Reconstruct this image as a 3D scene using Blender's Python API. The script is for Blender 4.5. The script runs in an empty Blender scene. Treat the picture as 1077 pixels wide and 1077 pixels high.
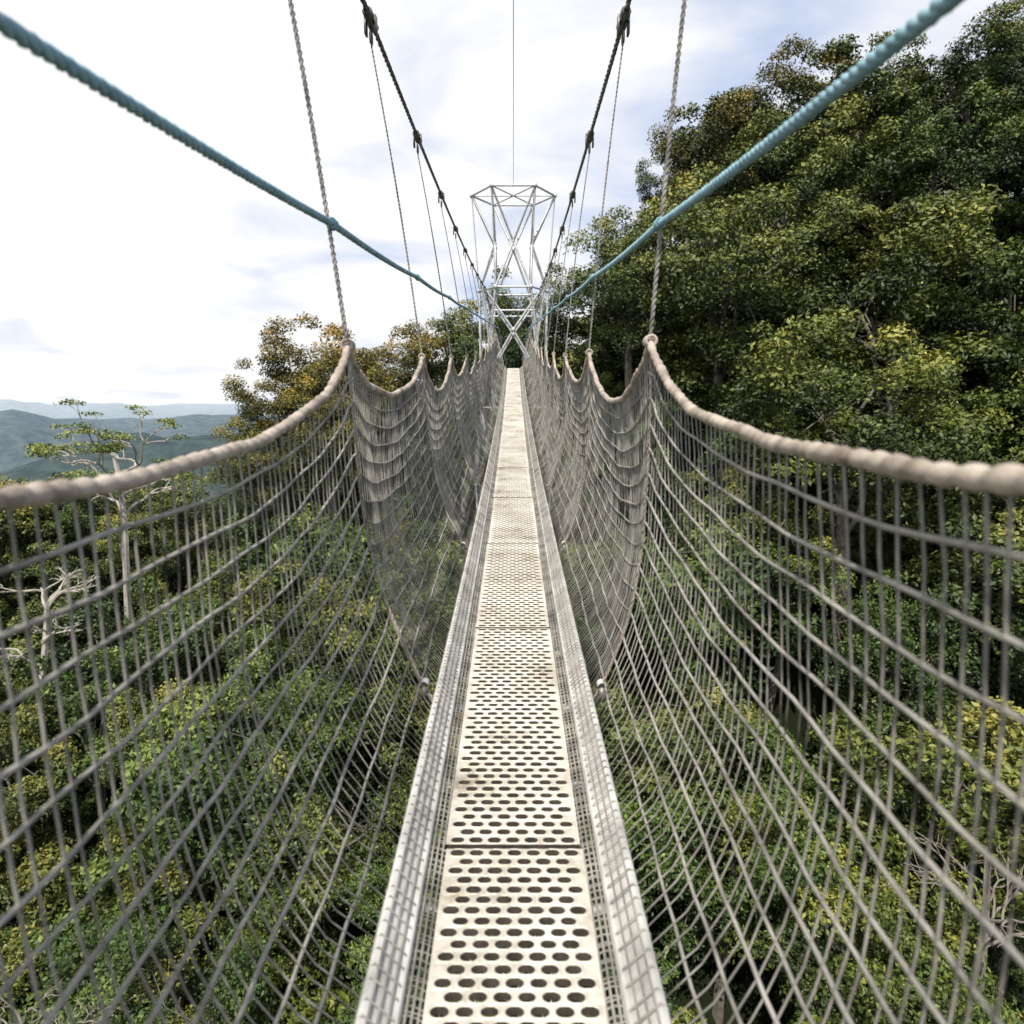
import bpy, math, random, bisect
import numpy as np
from mathutils import Vector, noise
random.seed(7); rng=np.random.default_rng(11)
sc=bpy.context.scene
sc.view_settings.view_transform='Standard'
try: sc.view_settings.look='None'
except: pass
sc.view_settings.exposure=0

# ---------------- helpers ----------------
def link(o,parent=None):
    sc.collection.objects.link(o)
    if parent: o.parent=parent
    return o
def empty(name,loc=(0,0,0)):
    e=bpy.data.objects.new(name,None); e.empty_display_size=.2; e.location=loc
    return link(e)
class MB:
    def __init__(s): s.v=[];s.q=[];s.m=[];s.n=0;s.c=[]
    def add(s,v,q,mat=0,c=None):
        v=np.asarray(v,float);q=np.asarray(q,int)
        s.v.append(v);s.q.append(q+s.n);s.n+=len(v)
        s.m.append(np.full(len(q),mat) if np.isscalar(mat) else np.asarray(mat))
        s.c.append(np.full((len(v),4),.5) if c is None else c)
    def mesh(s,name,mats,smooth=True,col=False):
        v=np.concatenate(s.v);q=np.concatenate(s.q);m=np.concatenate(s.m)
        me=bpy.data.meshes.new(name)
        me.vertices.add(len(v));me.vertices.foreach_set('co',v.astype(np.float32).ravel())
        me.loops.add(q.size);me.loops.foreach_set('vertex_index',q.astype(np.int32).ravel())
        me.polygons.add(len(q))
        me.polygons.foreach_set('loop_start',np.arange(0,q.size,4,dtype=np.int32))
        me.polygons.foreach_set('loop_total',np.full(len(q),4,dtype=np.int32))
        me.polygons.foreach_set('material_index',m.astype(np.int32))
        me.polygons.foreach_set('use_smooth',np.full(len(q),smooth))
        for mt in mats: me.materials.append(mt)
        if col:
            a=me.color_attributes.new('tint','FLOAT_COLOR','POINT')
            a.data.foreach_set('color',np.concatenate(s.c).astype(np.float32).ravel())
        me.update(calc_edges=True);me.validate()
        return me
    def obj(s,name,mats,parent=None,smooth=True,col=False):
        return link(bpy.data.objects.new(name,s.mesh(name,mats,smooth,col)),parent)
def tube(mb,pts,r,sides=6,mat=0):
    P=np.asarray(pts,float);n=len(P)
    r=np.full(n,r) if np.isscalar(r) else np.asarray(r,float)
    T=np.gradient(P,axis=0);T/=np.linalg.norm(T,axis=1)[:,None]+1e-12
    ref=np.array([0,0,1.]) if abs(T[0][2])<.8 else np.array([0,1.,0]) if abs(T[:,1]).mean()<.7 else np.array([1.,0,0])
    A=np.cross(T,ref);A/=np.linalg.norm(A,axis=1)[:,None]+1e-12
    B=np.cross(T,A)
    an=np.linspace(0,2*np.pi,sides,endpoint=False)
    V=P[:,None,:]+r[:,None,None]*(np.cos(an)[None,:,None]*A[:,None,:]+np.sin(an)[None,:,None]*B[:,None,:])
    i=np.arange(n-1)[:,None]*sides;j=np.arange(sides)[None,:];k=(j+1)%sides
    Q=np.stack([i+j,i+k,i+sides+k,i+sides+j],-1).reshape(-1,4)
    mb.add(V.reshape(-1,3),Q,mat)
def twist(mb,P,r,pitch=.05,strands=2,mat=0,step=.012):
    P=np.asarray(P,float);d=np.r_[0,np.cumsum(np.linalg.norm(np.diff(P,axis=0),axis=1))]
    n=max(4,int(d[-1]/step));s=np.linspace(0,d[-1],n)
    C=np.stack([np.interp(s,d,P[:,k]) for k in range(3)],1)
    T=np.gradient(C,axis=0);T/=np.linalg.norm(T,axis=1)[:,None]
    ref=np.array([0,1.,0]) if abs(T[:,1]).mean()<.7 else np.array([1.,0,0])
    A=np.cross(T,ref);A/=np.linalg.norm(A,axis=1)[:,None];B=np.cross(T,A)
    for k in range(strands):
        a=2*np.pi*(s/pitch+k/strands)
        tube(mb,C+r*.55*(np.cos(a)[:,None]*A+np.sin(a)[:,None]*B),r*.6,5,mat)
def box(mb,c,s,mat=0):
    c=np.array(c);s=np.array(s)/2
    v=[c+s*np.array(k) for k in [(-1,-1,-1),(1,-1,-1),(1,1,-1),(-1,1,-1),(-1,-1,1),(1,-1,1),(1,1,1),(-1,1,1)]]
    mb.add(v,[(0,3,2,1),(4,5,6,7),(0,1,5,4),(1,2,6,5),(2,3,7,6),(3,0,4,7)],mat)

# ---------------- materials ----------------
def mat(name):
    m=bpy.data.materials.new(name);m.use_nodes=True
    nt=m.node_tree;b=nt.nodes['Principled BSDF'];return m,nt,b
def nz(nt,scale,detail=5,rough=.6,coord='Object',vec=None):
    t=nt.nodes.new('ShaderNodeTexCoord');n=nt.nodes.new('ShaderNodeTexNoise')
    n.inputs['Scale'].default_value=scale;n.inputs['Detail'].default_value=detail;n.inputs['Roughness'].default_value=rough
    nt.links.new(t.outputs[coord],n.inputs['Vector']);return n
def ramp(nt,src,stops):
    r=nt.nodes.new('ShaderNodeValToRGB');el=r.color_ramp.elements
    while len(el)<len(stops): el.new(.5)
    for e,(p,c) in zip(el,stops): e.position=p;e.color=(*c,1)
    nt.links.new(src,r.inputs['Fac']);return r
def bump(nt,b,src,st,dist):
    u=nt.nodes.new('ShaderNodeBump');u.inputs['Strength'].default_value=st;u.inputs['Distance'].default_value=dist
    nt.links.new(src,u.inputs['Height']);nt.links.new(u.outputs['Normal'],b.inputs['Normal'])
def simple(name,stops,scale,rough=.8,metal=0,bscale=None,bst=.3,bd=.002,coord='Object'):
    m,nt,b=mat(name);n=nz(nt,scale,3,coord=coord);r=ramp(nt,n.outputs['Fac'],stops)
    nt.links.new(r.outputs['Color'],b.inputs['Base Color'])
    b.inputs['Roughness'].default_value=rough;b.inputs['Metallic'].default_value=metal
    if bscale:
        n2=nz(nt,bscale,2);bump(nt,b,n2.outputs['Fac'],bst,bd)
    return m
M_rope=simple('net_rope',[(.3,(.13,.122,.108)),(.7,(.40,.375,.335))],9,.9)
M_thick=simple('thick_rope',[(.3,(.17,.135,.105)),(.7,(.50,.43,.36))],14,.9,0,220,.7,.002)
M_hang=simple('hanger_rope',[(.3,(.13,.12,.11)),(.7,(.36,.34,.31))],12,.85,0,220,.7,.002)
M_blue=simple('blue_rope',[(.3,(.16,.30,.36)),(.7,(.29,.46,.53))],16,.75,0,200,.7,.002)
M_steel=simple('galvanised_steel',[(.3,(.38,.385,.38)),(.7,(.62,.62,.61))],6,.45,.35,80,.2,.001)
M_dark=simple('steel_cable',[(.3,(.10,.095,.09)),(.7,(.27,.26,.25))],20,.5,.5,200,.5,.001)
M_rail=simple('aluminium_rail',[(.3,(.30,.295,.28)),(.65,(.58,.57,.54))],7,.75,.0,60,.3,.001)
M_recess_shade=simple('deck_recess_shade',[(.3,(.03,.024,.018)),(.7,(.085,.07,.055))],30,.9)  # dark colour on hole walls stands in for the shade inside them
m,nt,b=mat('deck_metal')
n=nz(nt,3.5,8,.65);n2=nz(nt,40,4,.7)
mx=nt.nodes.new('ShaderNodeMath');mx.operation='MULTIPLY_ADD';mx.inputs[1].default_value=.35
nt.links.new(n2.outputs['Fac'],mx.inputs[0]);nt.links.new(n.outputs['Fac'],mx.inputs[2])
r=ramp(nt,mx.outputs[0],[(.45,(.24,.20,.15)),(.62,(.50,.46,.385)),(.82,(.66,.635,.57))])
nt.links.new(r.outputs['Color'],b.inputs['Base Color']);b.inputs['Roughness'].default_value=.5;b.inputs['Metallic'].default_value=.12
bump(nt,b,n2.outputs['Fac'],.3,.001);M_deck=m
M_bark=simple('bark',[(.3,(.06,.05,.04)),(.7,(.20,.175,.145))],3,.95)
M_pale=simple('pale_bark',[(.3,(.28,.25,.21)),(.7,(.52,.48,.42))],2.5,.9)
M_grey=simple('weathered_bark',[(.3,(.14,.12,.10)),(.7,(.28,.25,.21))],2.5,.9)
# leaves
m,nt,b=mat('leaves')
at=nt.nodes.new('ShaderNodeAttribute');at.attribute_name='tint'
oi=nt.nodes.new('ShaderNodeObjectInfo')
sep=nt.nodes.new('ShaderNodeSeparateColor');nt.links.new(at.outputs['Color'],sep.inputs[0])
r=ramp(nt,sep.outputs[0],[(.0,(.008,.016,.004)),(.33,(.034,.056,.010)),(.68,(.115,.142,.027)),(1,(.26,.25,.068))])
mul=nt.nodes.new('ShaderNodeMix');mul.data_type='RGBA';mul.blend_type='MULTIPLY';mul.inputs[0].default_value=1
nt.links.new(r.outputs['Color'],mul.inputs[6]);nt.links.new(oi.outputs['Color'],mul.inputs[7])
nt.links.new(mul.outputs[2],b.inputs['Base Color']);b.inputs['Roughness'].default_value=.55
M_leaf=m
# terrain
m,nt,b=mat('terrain_ground')
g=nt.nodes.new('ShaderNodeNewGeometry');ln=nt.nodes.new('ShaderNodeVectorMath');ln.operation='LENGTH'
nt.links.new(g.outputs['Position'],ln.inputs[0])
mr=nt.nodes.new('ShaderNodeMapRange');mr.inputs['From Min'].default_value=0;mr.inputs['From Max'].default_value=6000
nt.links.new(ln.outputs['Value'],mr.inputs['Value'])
rd=ramp(nt,mr.outputs[0],[(0,(.012,.014,.007)),(.03,(.03,.045,.022)),(.12,(.040,.057,.053)),(.28,(.068,.092,.108)),(.42,(.115,.148,.178)),(.6,(.20,.245,.29)),(.8,(.33,.375,.42)),(1,(.50,.54,.58))])  # paler and bluer with distance: aerial haze painted into the base colour
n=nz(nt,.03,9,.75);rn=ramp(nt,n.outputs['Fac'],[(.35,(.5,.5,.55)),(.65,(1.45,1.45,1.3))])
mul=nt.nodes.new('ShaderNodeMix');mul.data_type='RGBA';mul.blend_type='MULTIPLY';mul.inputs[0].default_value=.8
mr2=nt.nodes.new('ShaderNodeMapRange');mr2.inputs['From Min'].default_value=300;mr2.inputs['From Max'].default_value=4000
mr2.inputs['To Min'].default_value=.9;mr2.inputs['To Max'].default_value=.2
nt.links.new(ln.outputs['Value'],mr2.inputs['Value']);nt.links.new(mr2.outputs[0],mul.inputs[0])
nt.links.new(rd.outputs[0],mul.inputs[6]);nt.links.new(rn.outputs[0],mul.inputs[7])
nt.links.new(mul.outputs[2],b.inputs['Base Color']);b.inputs['Roughness'].default_value=1
b.inputs['Specular IOR Level'].default_value=0
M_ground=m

# ---------------- terrain ----------------
RX=[-200,-60,-35,-22,-18,-13.4,-6.3,0,4,6.4,11.8,14,19,25.5,32.3,50,90,200]
RZ=[-8,-6,-6,-6.5,-3,1.0,2.5,6,8.5,11,14.8,17,19.8,20.8,23,27,32,32]
def sst(a,b,x):
    t=min(1,max(0,(x-a)/(b-a)));return t*t*(3-2*t)
def canopy(x,y):
    R=float(np.interp(x,RX,RZ));L=-22.
    if y<=50:
        t=max(0,(y-12)/38);c=L+(R-L)*t**1.5
    else:
        w=sst(6,-20,x);c=R-w*.5*max(0,y-56)+(1-w)*.12*(y-50)
    return max(c,-150)
def far(x,y):
    r=math.hypot(x,y);a=math.atan2(x,y)
    n1=noise.noise(Vector((a*5,1.3,0)))+.5*noise.noise(Vector((a*14,4.3,0)))
    n3=noise.noise(Vector((a*7,3.3,5)))+.5*noise.noise(Vector((a*20,6.3,5)))
    n2=noise.noise(Vector((a*6,7.3,0)))+.5*noise.noise(Vector((a*17,9.3,0)))+.3*noise.noise(Vector((a*40,2.3,0)))
    f=noise.fractal(Vector((x/380,y/380,.3)),1,2.1,6)
    return (-175+88*(1+.5*n1)*math.exp(-((r-1300)/300)**2)+108*(1+.42*n3)*math.exp(-((r-2500)/420)**2)
            +142*(1+.36*n2)*math.exp(-((r-4600)/900)**2)+f*(36*sst(200,900,r)-8*sst(2500,3500,r))+80*sst(6000,12000,r))
def ground(x,y):
    r=math.hypot(x,y);n=canopy(x,y)-11
    w=sst(90,320,r)
    return n*(1-w)+far(x,y)*w if w>0 else n
rad=np.r_[0.5,np.arange(2,90,2.2),np.geomspace(92,7000,160),np.geomspace(7500,40000,14)];NA=480
vs=[];
for R_ in rad:
    for k in range(NA):
        a=2*math.pi*k/NA;x=R_*math.sin(a);y=R_*math.cos(a);vs.append((x,y,ground(x,y)))
i=np.arange(len(rad)-1)[:,None]*NA;j=np.arange(NA)[None,:];k=(j+1)%NA
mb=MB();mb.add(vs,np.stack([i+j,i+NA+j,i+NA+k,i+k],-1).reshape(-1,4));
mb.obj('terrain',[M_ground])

# ---------------- trees ----------------
def leaves(mb,cen,rad_,n,size,tint,flat=.85,mat=1):
    d=rng.normal(size=(n,3));d/=np.linalg.norm(d,axis=1)[:,None]
    d[:,2]=np.where(d[:,2]<-.3,-d[:,2],d[:,2])
    rr=rad_*(.40+.75*rng.random(n)**.8)
    P=np.array(cen)+d*rr[:,None]*np.array([1,1,flat])
    N=d*.6+rng.normal(size=(n,3))*.6+np.array([0,0,.4]);N/=np.linalg.norm(N,axis=1)[:,None]
    U=np.cross(N,rng.normal(size=(n,3)));U/=np.linalg.norm(U,axis=1)[:,None]+1e-9
    W=np.cross(N,U);s=size*(.5+.9*rng.random(n))[:,None]
    V=np.stack([P-U*s*.5,P+W*s*.27-N*s*.06,P+U*s*.5,P-W*s*.27-N*s*.06],1).reshape(-1,3)
    Q=np.arange(4*n).reshape(n,4)
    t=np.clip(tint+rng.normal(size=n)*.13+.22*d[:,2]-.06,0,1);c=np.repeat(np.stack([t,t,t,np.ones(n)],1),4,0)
    mb.add(V,Q,mat,c)
def limb(mb,a,b,r0,r1,wob=.1,n=7,mat=0,sides=6):
    a=np.array(a,float);b=np.array(b,float);L=np.linalg.norm(b-a)
    t=np.linspace(0,1,n)[:,None];P=a+(b-a)*t
    o=rng.normal(size=(3,3))*wob*L
    P=P+np.sin(np.pi*t)*o[0]+np.sin(2*np.pi*t)*o[1]*.5
    P[:,2]+= (np.sin(np.pi*t[:,0])*.06*L)
    tube(mb,P,np.linspace(r0,r1,n),sides,mat);return P
def make_tree(name,H=12,R=3.8,nc=48,nl=300,size=.26,crown=.75,lean=.5):
    mb=MB()
    top=np.array([rng.normal()*lean,rng.normal()*lean,H*.6])
    tr=limb(mb,(0,0,-3),top,.27,.12,.03,8)
    zc=H*(1-crown/2);hz=H*crown/2
    mains=[]
    for q in range(5):
        a=2*math.pi*q/5+rng.random();e=np.array([math.cos(a)*R*.5,math.sin(a)*R*.5,zc+rng.uniform(-.2,.4)*hz])
        st=tr[rng.integers(4,7)];P=limb(mb,st,e,.09,.04,.07,6,0,5);mains.append(P)
    lob=[]
    for q in range(13):
        a=q*2.4+rng.random()*.6;h=-.65+1.35*q/12
        rr=R*.66*math.sqrt(max(.05,1-(h*.98)**2))*rng.uniform(.75,1.2)
        lob.append(np.array([math.cos(a)*rr,math.sin(a)*rr,zc+h*hz*.82]))
    lt=rng.normal(size=13)*.11
    for q in range(nc):
        li=q%13;l=lob[li]
        d=rng.normal(size=3);d/=np.linalg.norm(d)
        c=l+d*R*np.array([.30,.30,.30])
        rc=rng.uniform(.52,.95)*R/3.6
        tint=np.clip(.22+.36*(c[2]-(zc-hz))/(2*hz)+lt[li]+rng.normal()*.10,.02,.95)  # lower clumps tinted darker: crown shade put into the leaf colour
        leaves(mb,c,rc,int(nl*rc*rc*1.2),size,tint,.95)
        if q%4==0:
            P=mains[rng.integers(5)];limb(mb,P[4],c,.03,.012,.08,4,0,4)
    return mb.mesh(name,[M_bark,M_leaf],False,True)
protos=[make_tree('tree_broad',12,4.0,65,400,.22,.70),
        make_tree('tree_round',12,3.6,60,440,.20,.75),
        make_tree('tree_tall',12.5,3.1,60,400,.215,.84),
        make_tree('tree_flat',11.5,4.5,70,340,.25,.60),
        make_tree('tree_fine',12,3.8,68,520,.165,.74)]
forest=empty('forest_canopy')
cols=[(1,1,1),(1.15,1.1,.9),(.72,.93,.78),(1.25,1.08,.8),(.88,1.1,.7),(1.3,1.15,1.0),(.55,.74,.66),(.8,.98,.75),(1.2,1.15,.8)]
def plant(me,x,y,s,top=None,parent=forest,name='tree',color=None,rz=None):
    o=bpy.data.objects.new(name,me);link(o,parent)
    zt=(canopy(x,y) if top is None else top);h=12*s
    o.location=(x,y,zt-h);o.scale=(s*random.uniform(.92,1.15),s*random.uniform(.92,1.15),s)
    o.rotation_euler=(random.uniform(-.06,.06),random.uniform(-.06,.06),random.uniform(0,6.28) if rz is None else rz)
    c=color or random.choice(cols);o.color=(*c,1);return o
for yy in np.arange(-10,76,5.0):
    for xx in np.arange(-72,78,5.0):
        x=xx+random.uniform(-2,2);y=yy+random.uniform(-2,2)
        if abs(x)>15+.85*max(0,y+6): continue
        if y>60 and x>-5: continue
        s=random.uniform(.72,1.3)
        t=canopy(x,y)+random.uniform(-4.0,2.2)
        if y>24 and abs(x)<5 and y<44: t=min(t,-2)
        plant(protos[random.choice((0,1,2,3,4,4) if y>26 else (1,2,4,4))],x,y,s,t)
# understory
for yy in np.arange(4,54,5.6):
    for xx in np.arange(-46,52,5.6):
        x=xx+random.uniform(-2,2);y=yy+random.uniform(-2,2)
        if abs(x)>14+.78*max(0,y): continue
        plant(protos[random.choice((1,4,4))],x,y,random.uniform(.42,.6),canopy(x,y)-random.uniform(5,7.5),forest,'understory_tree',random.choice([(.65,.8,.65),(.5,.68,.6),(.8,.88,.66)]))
OR=(1.9,1.12,.62)
for (x,y,s,t,c,k) in [(-12.6,49,1.1,5.6,OR,4),(-9.0,51,1.05,5.2,(1.8,1.12,.65),4),(-15.8,49,.95,3.0,(1.6,1.05,.62),4),(-5.2,54,1.0,5.8,(1.4,1.0,.7),4),(-11,46,1,2.4,(1.5,1.05,.62),4),(-16.5,47,.8,-.5,(1.4,1.05,.65),4),
     (-2.3,52,.95,6.8,(1.1,1.1,.8),1),(1.5,50,1,9.0,(1,1,.8),4),
     (13.0,50,1.05,19.2,(1.5,1.03,.8),4),(15.5,52,1.0,20.6,(1.25,1.02,.8),1),(18.5,50,1.1,22.0,(1.5,1.08,.8),4),(22,51,1.1,22.4,(.9,.95,.75),0),(24.5,50,1.1,23.0,(1.1,1.0,.8),2),(31.5,50,1.2,25.4,(.7,.75,.7),1),(28,49,1.1,23.6,(.9,.9,.7),4),
     (7.5,44,1.1,11.5,(1.2,1.15,.9),4),(12.5,42,1.4,13.2,(1.35,1.25,.9),4),(20,40,1.5,10.5,(1.3,1.22,.9),4),(26.5,41,1.3,10.5,(.9,1.05,.78),0),(16,35,1.35,4.5,(1.35,1.25,.9),4),(24,34,1.2,2,(1.1,1.15,.9),1),
     (26,45,1.2,17,(.75,.9,.68),4),(31,44,1.3,17,(.8,.92,.7),0),(21,46,1.2,17.5,(.95,.98,.75),1),(16,46,1.2,16.5,(1.1,1.1,.8),4)]:
    plant(protos[k],x,y,s,t,None,'broadleaf_tree',c)
def branchy(name,x,y,zb,zt,R,leafn,spread=.35,lean=0,seed=1,mat_=M_pale,leafsize=.2,thick=1):
    global rng
    rng=np.random.default_rng(seed);mb=MB()
    H=zt-zb
    fork=np.array([lean,0,H*.72])
    tr=limb(mb,(0,0,-2),fork,.24*thick,.13*thick,.02,10)
    tips=[]
    def rec(p,d,L,r,depth):
        d=d/np.linalg.norm(d);e=p+d*L;P=limb(mb,p,e,r,r*.62,.07,6,0,5)
        if depth==0: tips.append(e);return
        for _ in range(rng.integers(2,4)):
            nd=d+rng.normal(size=3)*.55;nd[2]=abs(nd[2])*.5+.06
            rec(P[rng.integers(3,6)],nd,L*rng.uniform(.55,.85),r*.6,depth-1)
    for q in range(6):
        a=2*math.pi*q/6+rng.random()*.6
        rec(tr[rng.integers(6,10)],np.array([math.cos(a),math.sin(a),spread]),R*.45,.09*thick,3)
    for e in tips:
        if leafn and rng.random()<.85:
            leaves(mb,e,.55,leafn,leafsize,rng.uniform(.5,.9),.45)
    o=mb.obj(name,[mat_,M_leaf],None,False,True);o.location=(x,y,zb);o.color=(1.1,1.2,1.0,1);return o
branchy('umbrella_tree',-24.3,44,-15,.8,5.6,75,.45,0,3,thick=1.15,leafsize=.17)
branchy('dead_tree',-26,38,-20,-8.0,3.2,0,.9,.6,8,thick=1.2)
branchy('dead_tree',16.2,22,-24,-11.5,3.6,0,.7,-.4,5,M_grey,thick=.8)
branchy('dead_tree',-15.5,20,-30,-16.5,3.2,0,.9,.4,9,M_grey,thick=.9)

# ---------------- bridge ----------------
YT=21.4
def zd(Y):
    if Y<=YT: return -1.17+.03*Y+.003*Y*Y
    return .846+.02*(Y-YT)-.0015*(Y-YT)**2
Y0,Y1=-6.0,40.0
bridge=empty('suspension_footbridge')
mb=MB()
def deck():
    pl=1.538;cw=.0468;rp=.0323;nx=7
    npnl=int((Y1-Y0)/pl)+6
    per=[]
    for u in np.linspace(-1,1,4)[:-1]: per.append((u,-1))
    for u in np.linspace(-1,1,4)[:-1]: per.append((1,u))
    for u in np.linspace(1,-1,4)[:-1]: per.append((u,1))
    for u in np.linspace(1,-1,4)[:-1]: per.append((-1,u))
    per=np.array(per);n=12
    outer=per*np.array([cw/2,rp/2])
    an=np.arctan2(per[:,1]*.8,per[:,0])
    el=lambda a,b_:np.stack([np.cos(an)*a,np.sin(an)*b_],1)
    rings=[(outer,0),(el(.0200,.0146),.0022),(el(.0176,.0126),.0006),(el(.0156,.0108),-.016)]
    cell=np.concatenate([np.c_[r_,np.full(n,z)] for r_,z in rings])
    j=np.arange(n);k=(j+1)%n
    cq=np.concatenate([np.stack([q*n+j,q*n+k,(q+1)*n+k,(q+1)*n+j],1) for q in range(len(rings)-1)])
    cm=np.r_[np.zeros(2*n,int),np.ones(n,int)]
    for p in range(npnl):
        ys=1.66-pl*4+p*pl
        if ys<Y0 or ys>Y1: continue
        za,zb=zd(ys),zd(ys+pl);dz=random.uniform(-.003,.003)
        dx=random.uniform(-.004,.004)
        f=lambda y:za+(zb-za)*(y-ys)/pl+dz
        rows=47;y0=ys+.010;V=[];Q=[];M=[];cnt=0
        for r_ in range(rows):
            yc=y0+(r_+.5)*rp;odd=r_%2
            xs=[(-(nx-1)/2+c)*cw for c in range(nx)] if not odd else [(-(nx-2)/2+c)*cw for c in range(nx-1)]
            for xc in xs:
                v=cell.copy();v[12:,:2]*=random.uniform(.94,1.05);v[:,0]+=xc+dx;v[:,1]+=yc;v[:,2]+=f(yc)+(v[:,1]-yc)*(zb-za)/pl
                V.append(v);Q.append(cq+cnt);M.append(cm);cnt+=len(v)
            if odd:
                for sg in (-1,1):
                    xa,xb=sg*(nx-1)/2*cw,sg*nx/2*cw
                    if sg<0: xa,xb=xb,xa
                    q=np.array([(x+dx,y,f(y)) for x,y in [(xa,yc-rp/2),(xb,yc-rp/2),(xb,yc+rp/2),(xa,yc+rp/2)]])
                    V.append(q);Q.append(np.array([[0,1,2,3]])+cnt);M.append([0]);cnt+=4
        mb.add(np.concatenate(V),np.concatenate(Q),np.concatenate(M))
        ye=y0+rows*rp;hw=nx/2*cw
        for sg in (-1,1):
            x0,x1=sg*hw,sg*(hw+.006)
            vv=[(x0+dx,y0,f(y0)),(x1+dx,y0,f(y0)),(x1+dx,ye,f(ye)),(x0+dx,ye,f(ye)),(x1+dx,y0,f(y0)-.035),(x1+dx,ye,f(ye)-.035)]
            mb.add(vv,[(0,1,2,3) if sg>0 else (3,2,1,0),(1,4,5,2)])
        for (ya) in (y0,ye):
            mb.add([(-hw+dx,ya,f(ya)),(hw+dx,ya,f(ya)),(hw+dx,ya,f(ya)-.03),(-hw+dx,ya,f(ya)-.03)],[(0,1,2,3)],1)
deck();mb.obj('perforated_deck',[M_deck,M_recess_shade],bridge,False)
mb=MB()
ysr=np.arange(Y0,Y1,.25)
for sg in (-1,1):
    L=[]
    for y in ysr:
        z=zd(y)
        L+=[(sg*.216,y,z+.012),(sg*.262,y,z+.055),(sg*.268,y,z+.048),(sg*.222,y,z+.004)]
    n=len(ysr);i=np.arange(n-1)[:,None]*4;j=np.arange(4)[None,:];k=(j+1)%4
    mb.add(L,np.stack([i+j,i+k,i+4+k,i+4+j],-1).reshape(-1,4))
    tube(mb,[(sg*.217,y,zd(y)+.010) for y in ysr],.010,8)
    tube(mb,[(sg*.265,y,zd(y)+.056) for y in ysr],.011,8)
for y in np.arange(Y0,Y1,.5):
    tube(mb,[(-.25,y,zd(y)-.045),(.25,y,zd(y)-.045)],.012,6)
mb.obj('side_plates',[M_rail],bridge,False)
# net
posts=[-6.05,-4.05,-2.05,-.05]+[2.45+2*k for k in range(20)]
def topH(Y): return 1.20-.012*max(Y,0) if Y<YT+1 else .95
def shift(Y): return -.055*math.exp(-max(0,Y)/22)
def net(sg,Y,t):
    k=min(len(posts)-2,max(0,bisect.bisect_right(posts,Y)-1));s=(Y-posts[k])/(posts[k+1]-posts[k]);s=min(1,max(0,s))
    first=(k==3)
    dip=(.20 if sg<0 else .185) if first else .17+.03*math.sin(k*3.1+sg)
    sh=(1-abs(2*s-1)**2.7) if first else 4*s*(1-s)
    sag=sh*dip*t**.6
    cusp=math.exp(-min(s,1-s)*(posts[k+1]-posts[k])*9)
    b=math.sin(math.pi*s)
    x=.285+.215*(1-(1-t)**3.2)+.055*b*(1-(1-t)**4)*(1-.75*t)+.004*math.sin(7*Y+9*t+sg)+.002*math.sin(23*Y+31*t)
    z=zd(Y)+.0+(topH(Y)+.05-(.02 if sg<0 else 0))*t-sag+.003*math.sin(11*Y+13*t*3+sg*2)
    z+=cusp*.045*t
    return (sg*x+shift(Y)*t,Y+.008*math.sin(5*t+3*Y)*b,z)
for sg,nm in ((-1,'left'),(1,'right')):
    mb=MB()
    NR=15
    ys=np.r_[np.arange(Y0,14,.08),np.arange(14,Y1,.2)]
    for i in range(0,NR):
        t=i/NR;tube(mb,[net(sg,y,t) for y in ys],(.0043 if i%2 else .0038)*random.uniform(.9,1.1),4)
    y=Y0
    while y<Y1:
        y+=(.041 if y<2.4 else .032 if y<10 else .042 if y<22 else .09)*random.uniform(.75,1.25)
        z=zd(y);ln=random.uniform(-.010,.010)
        P=[(sg*.168,y,z-.012),(sg*.212,y,z+.002),(sg*.215,y,z+.024),(sg*.262,y,z+.070),(sg*.276,y,z+.060),(sg*.280,y,z+.01)]+[net(sg,y+ln*math.sin(3*t),t) for t in np.linspace(0.0,1,11)]
        tube(mb,P,.0021*random.uniform(.9,1.25),3)
    y=Y0
    while y<18:
        y+=.022;z=zd(y)
        tube(mb,[(sg*.168,y,z-.010),(sg*.19,y+.011,z-.008),(sg*.212,y,z+.002)],.0024,3)
    for off,zz in ((.176,-.010),(.188,-.006),(.200,-.002),(.208,.0)):
        tube(mb,[(sg*off,y,zd(y)+zz) for y in ys],.0030,4)
    for u in (.2,.5,.8):
        tube(mb,[(sg*(.215+.05*u),y,zd(y)+.024+.045*u) for y in ys],.0024,3)
    mb.obj('safety_net',[M_rope],bridge)
    mb=MB();yt=np.arange(Y0,10,.006)
    P=[net(sg,y,1) for y in yt]
    rr=.0092*(1+.62*np.abs(np.sin(yt*np.pi/.046))**.6+.10*np.sin(yt*31))
    tube(mb,P,rr,8)
    y2=np.arange(10,Y1,.05);tube(mb,[net(sg,y,1) for y in y2],.0125,6)
    for y in posts:
        if y<Y0 or y>Y1: continue
        P=[net(sg,y,t) for t in np.linspace(0,1,14)]
        if y<14: twist(mb,P,.006,.05)
        else: tube(mb,P,.007,5)
        c=np.array(net(sg,y,1))
        for o in (-.02,0,.02):
            a=np.linspace(0,2*np.pi,13);tube(mb,[(c[0]+.017*math.cos(q),c[1]+o,c[2]+.017*math.sin(q)) for q in a],.006,5)
    mb.obj('hand_rope',[M_thick],bridge)
def zc(Y): 
    if Y<=YT: d=Y-4.45;return 2.1+.02*d+.0022*d*d
    return 3.07-.03*(Y-YT)
def xc_(sg,Y):
    u=min(1,max(0,Y/YT))
    return -.81+.03*u if sg<0 else .58+.19*u
mbC=MB();mbH=MB();mbB=MB()
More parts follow.
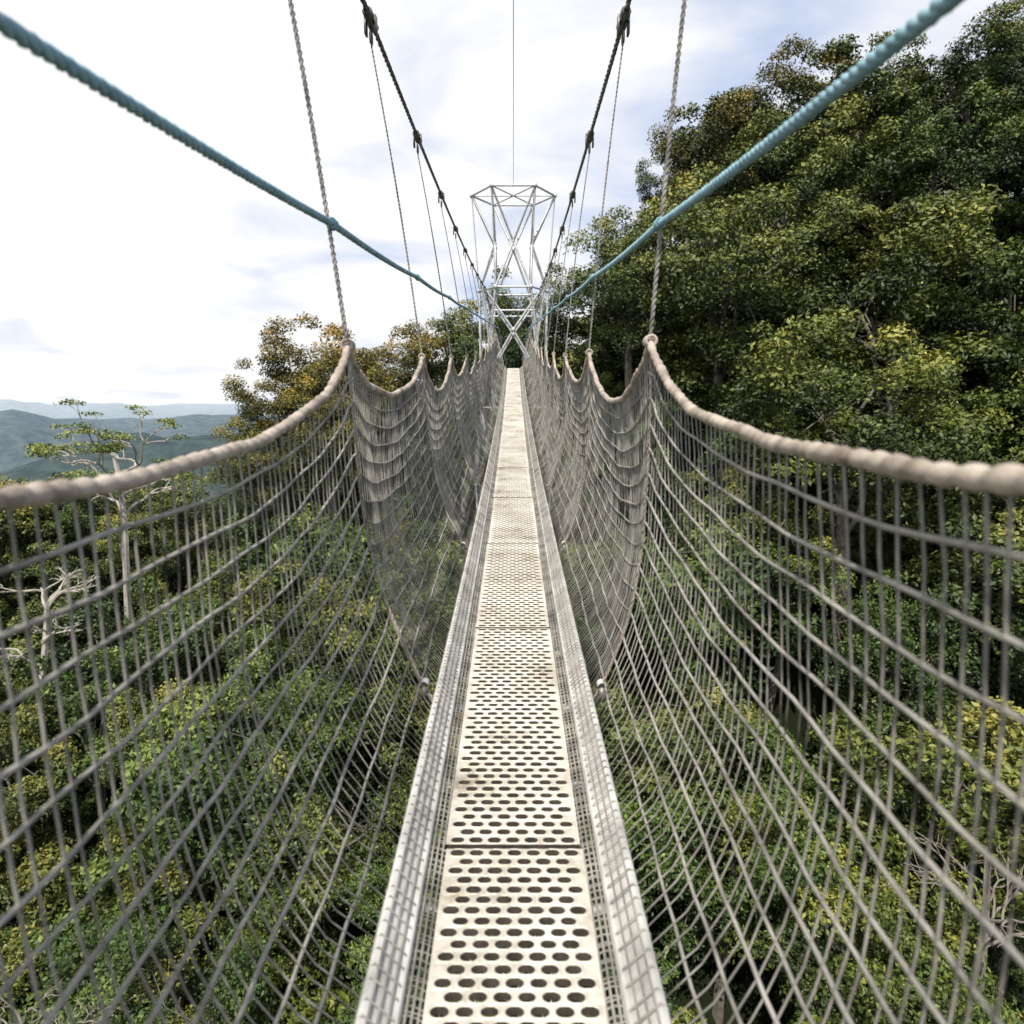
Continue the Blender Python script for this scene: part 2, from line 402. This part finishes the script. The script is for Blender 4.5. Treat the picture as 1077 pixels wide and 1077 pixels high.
for sg in (-1,1):
    ys=np.arange(Y0,Y1,.2)
    twist(mbC,[(xc_(sg,y),y,zc(y)) for y in ys],.014,.22,3,step=.05)
    for y in posts:
        if y<Y0 or y>Y1: continue
        c=np.array((xc_(sg,y),y,zc(y)));sl=np.array([0,1,.02+.0044*(y-4.45)])
        tube(mbC,[c-sl*.13,c-sl*.10,c-sl*.095,c-sl*.04,c-sl*.035,c+sl*.035,c+sl*.04,c+sl*.095,c+sl*.10,c+sl*.13],
             [.018,.018,.030,.030,.022,.022,.030,.030,.018,.018],8)
        for dx in (-.028,.028): box(mbC,c+np.array([dx,0,-.03]),(.012,.05,.10))
        a=np.linspace(0,2*np.pi,13);tube(mbC,[(c[0],c[1]+.028*math.cos(q),c[2]-.095+.035*math.sin(q)) for q in a],.007,6)
        h=np.array(net(sg,y,1));e=c+np.array([0,0,-.13])
        t=np.linspace(0,1,12)[:,None];P=h+(e-h)*t;P[:,0]+=-sg*.012*np.sin(np.pi*t[:,0])
        r_h=.0078 if y<3 else .006
        if y<13:
            twist(mbH,P[:8],r_h,.045)
            twist(mbC,P[7:],r_h*.8,.05)
        else: tube(mbH,P,.007,5)
        r=np.array(net(sg,y,.03))+np.array([sg*.012,0,0]);box(mbC,r,(.02,.045,.05));tube(mbB,[r+np.array([0,-.02,.03]),r+np.array([0,.02,.03])],.016,8)
        tube(mbC,[(sg*.24,y,zd(y)-.03),(sg*.29,y,zd(y)-.0),tuple(r)],.009,6)
mbC.obj('main_cables',[M_dark],bridge);mbH.obj('hanger_ropes',[M_hang],bridge);mbB.obj('shackles',[M_rail],bridge)
mb=MB()
for sg in (-1,1):
    def bp(y):
        z=.44+(y-.93)*.075 if y<YT else 1.975
        q=(y-.45)/2;s=q-math.floor(q)
        u=min(1,max(0,y/YT))
        x=(-.605+.18*u) if sg<0 else (.475-.03*u)
        return (x,y,z-.012*4*s*(1-s))
    ys=np.arange(Y0,Y1,.05);twist(mb,[bp(y) for y in ys],.0112,.075,3,step=.015)
    for y in posts:
        if y>Y1: continue
        c=np.array(bp(y))
        for o in (-.016,0,.016):
            a=np.linspace(0,2*np.pi,13);tube(mb,[(c[0]+.015*math.cos(q),c[1]+o,c[2]+.015*math.sin(q)) for q in a],.004,5)
mb.obj('blue_hand_lines',[M_blue],bridge)
mb=MB();tube(mb,[(0,y,5.72-.010*(YT-y)) for y in np.arange(Y0,YT,.5)],.006,5);mb.obj('overhead_wire',[M_dark],bridge)

# tower
mb=MB();cx,cy=0,YT+1.0
def ring(R,z,off=0): return [np.array([cx+R*math.cos(math.pi/3*k+off),cy+R*math.sin(math.pi/3*k+off),z]) for k in range(6)]
def seg(a,b,r=.03):
    tube(mb,[a,b],r,8)
def joint(p,r=.06):
    tube(mb,[p+np.array([0,0,-r]),p+np.array([0,0,-r*.6]),p+np.array([0,0,r*.6]),p+np.array([0,0,r])],[r*.5,r,r,r*.5],8)
A=ring(1.22,5.85);B=ring(1.02,3.15)
for R in (A,B):
    for k in range(6): seg(R[k],R[(k+1)%6]);joint(R[k])
mid=ring(.62,4.45,math.pi/6)
for k in range(6):
    seg(A[k],mid[k],.032);seg(A[k],mid[(k-1)%6],.032);joint(mid[k],.05)
    seg(mid[k],B[k],.032);seg(mid[k],B[(k+1)%6],.032);seg(A[k],B[k],.018)
for k in (0,1,2): seg(A[k],A[(k+3)%6],.02)
prev=B;off=math.pi/6
z=-.3;R0=1.1;first=True
while z>-26:
    C=ring(R0,z,off)
    for k in range(6):
        seg(C[k],C[(k+1)%6],.028)
        joint(C[k],.05)
        a=prev[k];b_=prev[(k-1)%6] if off==0 else prev[(k+1)%6]
        if first:
            if abs(C[k][0])>.8: seg(a,C[k]);seg(b_,C[k])
        else: seg(a,C[k]);seg(b_,C[k])
    prev=C;off=math.pi/6 if off==0 else 0;z-=2.4;R0*=1.05;first=False
for dy in (-.8,.8):
    ap=np.array([0,cy+dy,1.95+.0]);
    for sg in (-1,1):
        seg(np.array([sg*.85,cy+dy,3.15]),ap,.035)
        seg(ap,np.array([sg*.62,cy+dy,.9]),.03)
        seg(np.array([sg*.62,cy+dy,.9]),np.array([sg*.62,cy+dy,-.3]),.03)
        seg(np.array([sg*.62,cy+dy,.9]),np.array([sg*.9,cy+dy,3.15]),.026)
    joint(ap,.07);seg(np.array([-.62,cy+dy,2.5]),np.array([.62,cy+dy,2.5]),.026)
mb.obj('bridge_tower',[M_steel],None)

# ---------------- light, world, camera ----------------
EL,AZ=57,-166
el,az=math.radians(EL),math.radians(AZ)
d=Vector((math.sin(az)*math.cos(el),math.cos(az)*math.cos(el),math.sin(el)))
su=bpy.data.lights.new('sun','SUN');su.energy=5.0;su.angle=math.radians(.5);su.color=(1,.95,.86)
so=link(bpy.data.objects.new('sun',su));so.rotation_euler=d.to_track_quat('Z','Y').to_euler()
w=bpy.data.worlds.new('World');sc.world=w;w.use_nodes=True;nt=w.node_tree
bg=nt.nodes['Background'];sky=nt.nodes.new('ShaderNodeTexSky');sky.sky_type='NISHITA';sky.sun_disc=False
sky.sun_elevation=el;sky.sun_rotation=az;sky.altitude=1500;sky.dust_density=2;sky.air_density=1
tc=nt.nodes.new('ShaderNodeTexCoord');sx=nt.nodes.new('ShaderNodeSeparateXYZ');nt.links.new(tc.outputs['Generated'],sx.inputs[0])
ad=nt.nodes.new('ShaderNodeMath');ad.operation='ADD';ad.inputs[1].default_value=.22;nt.links.new(sx.outputs[2],ad.inputs[0])
mxm=nt.nodes.new('ShaderNodeMath');mxm.operation='MAXIMUM';mxm.inputs[1].default_value=.08;nt.links.new(ad.outputs[0],mxm.inputs[0])
cb=nt.nodes.new('ShaderNodeCombineXYZ')
for q in (0,1):
    dv=nt.nodes.new('ShaderNodeMath');dv.operation='DIVIDE';nt.links.new(sx.outputs[q],dv.inputs[0]);nt.links.new(mxm.outputs[0],dv.inputs[1]);nt.links.new(dv.outputs[0],cb.inputs[q])
no=nt.nodes.new('ShaderNodeTexNoise');no.inputs['Scale'].default_value=1.9;no.inputs['Detail'].default_value=9;no.inputs['Roughness'].default_value=.5;no.inputs['Distortion'].default_value=.4
nt.links.new(cb.outputs[0],no.inputs['Vector'])
wx=nt.nodes.new('ShaderNodeMath');wx.operation='MULTIPLY_ADD';wx.inputs[1].default_value=-.22;wx.inputs[2].default_value=.03
nt.links.new(sx.outputs[0],wx.inputs[0])
sm=nt.nodes.new('ShaderNodeMath');sm.operation='ADD';nt.links.new(no.outputs['Fac'],sm.inputs[0]);nt.links.new(wx.outputs[0],sm.inputs[1])
rp=ramp(nt,sm.outputs[0],[(.36,(0,0,0)),(.57,(1,1,1))])
mix=nt.nodes.new('ShaderNodeMix');mix.data_type='RGBA';mix.inputs[7].default_value=(10.3,10.3,10.4,1)
hz=nt.nodes.new('ShaderNodeMix');hz.data_type='RGBA';hz.inputs[0].default_value=.78;hz.inputs[7].default_value=(6.9,7.9,10.3,1)
nt.links.new(sky.outputs[0],hz.inputs[6])
nt.links.new(rp.outputs[0],mix.inputs[0]);nt.links.new(hz.outputs[2],mix.inputs[6]);nt.links.new(mix.outputs[2],bg.inputs['Color'])
bg.inputs['Strength'].default_value=.10

cam=bpy.data.cameras.new('camera');co=link(bpy.data.objects.new('camera',cam));sc.camera=co
cam.sensor_width=36;cam.lens=25.4;cam.clip_start=.02;cam.clip_end=100000
co.location=(0.0,0,0);co.rotation_euler=(math.radians(90-9.0),0,math.radians(.1))
cam.dof.use_dof=True;cam.dof.focus_distance=5.5;cam.dof.aperture_fstop=3.6
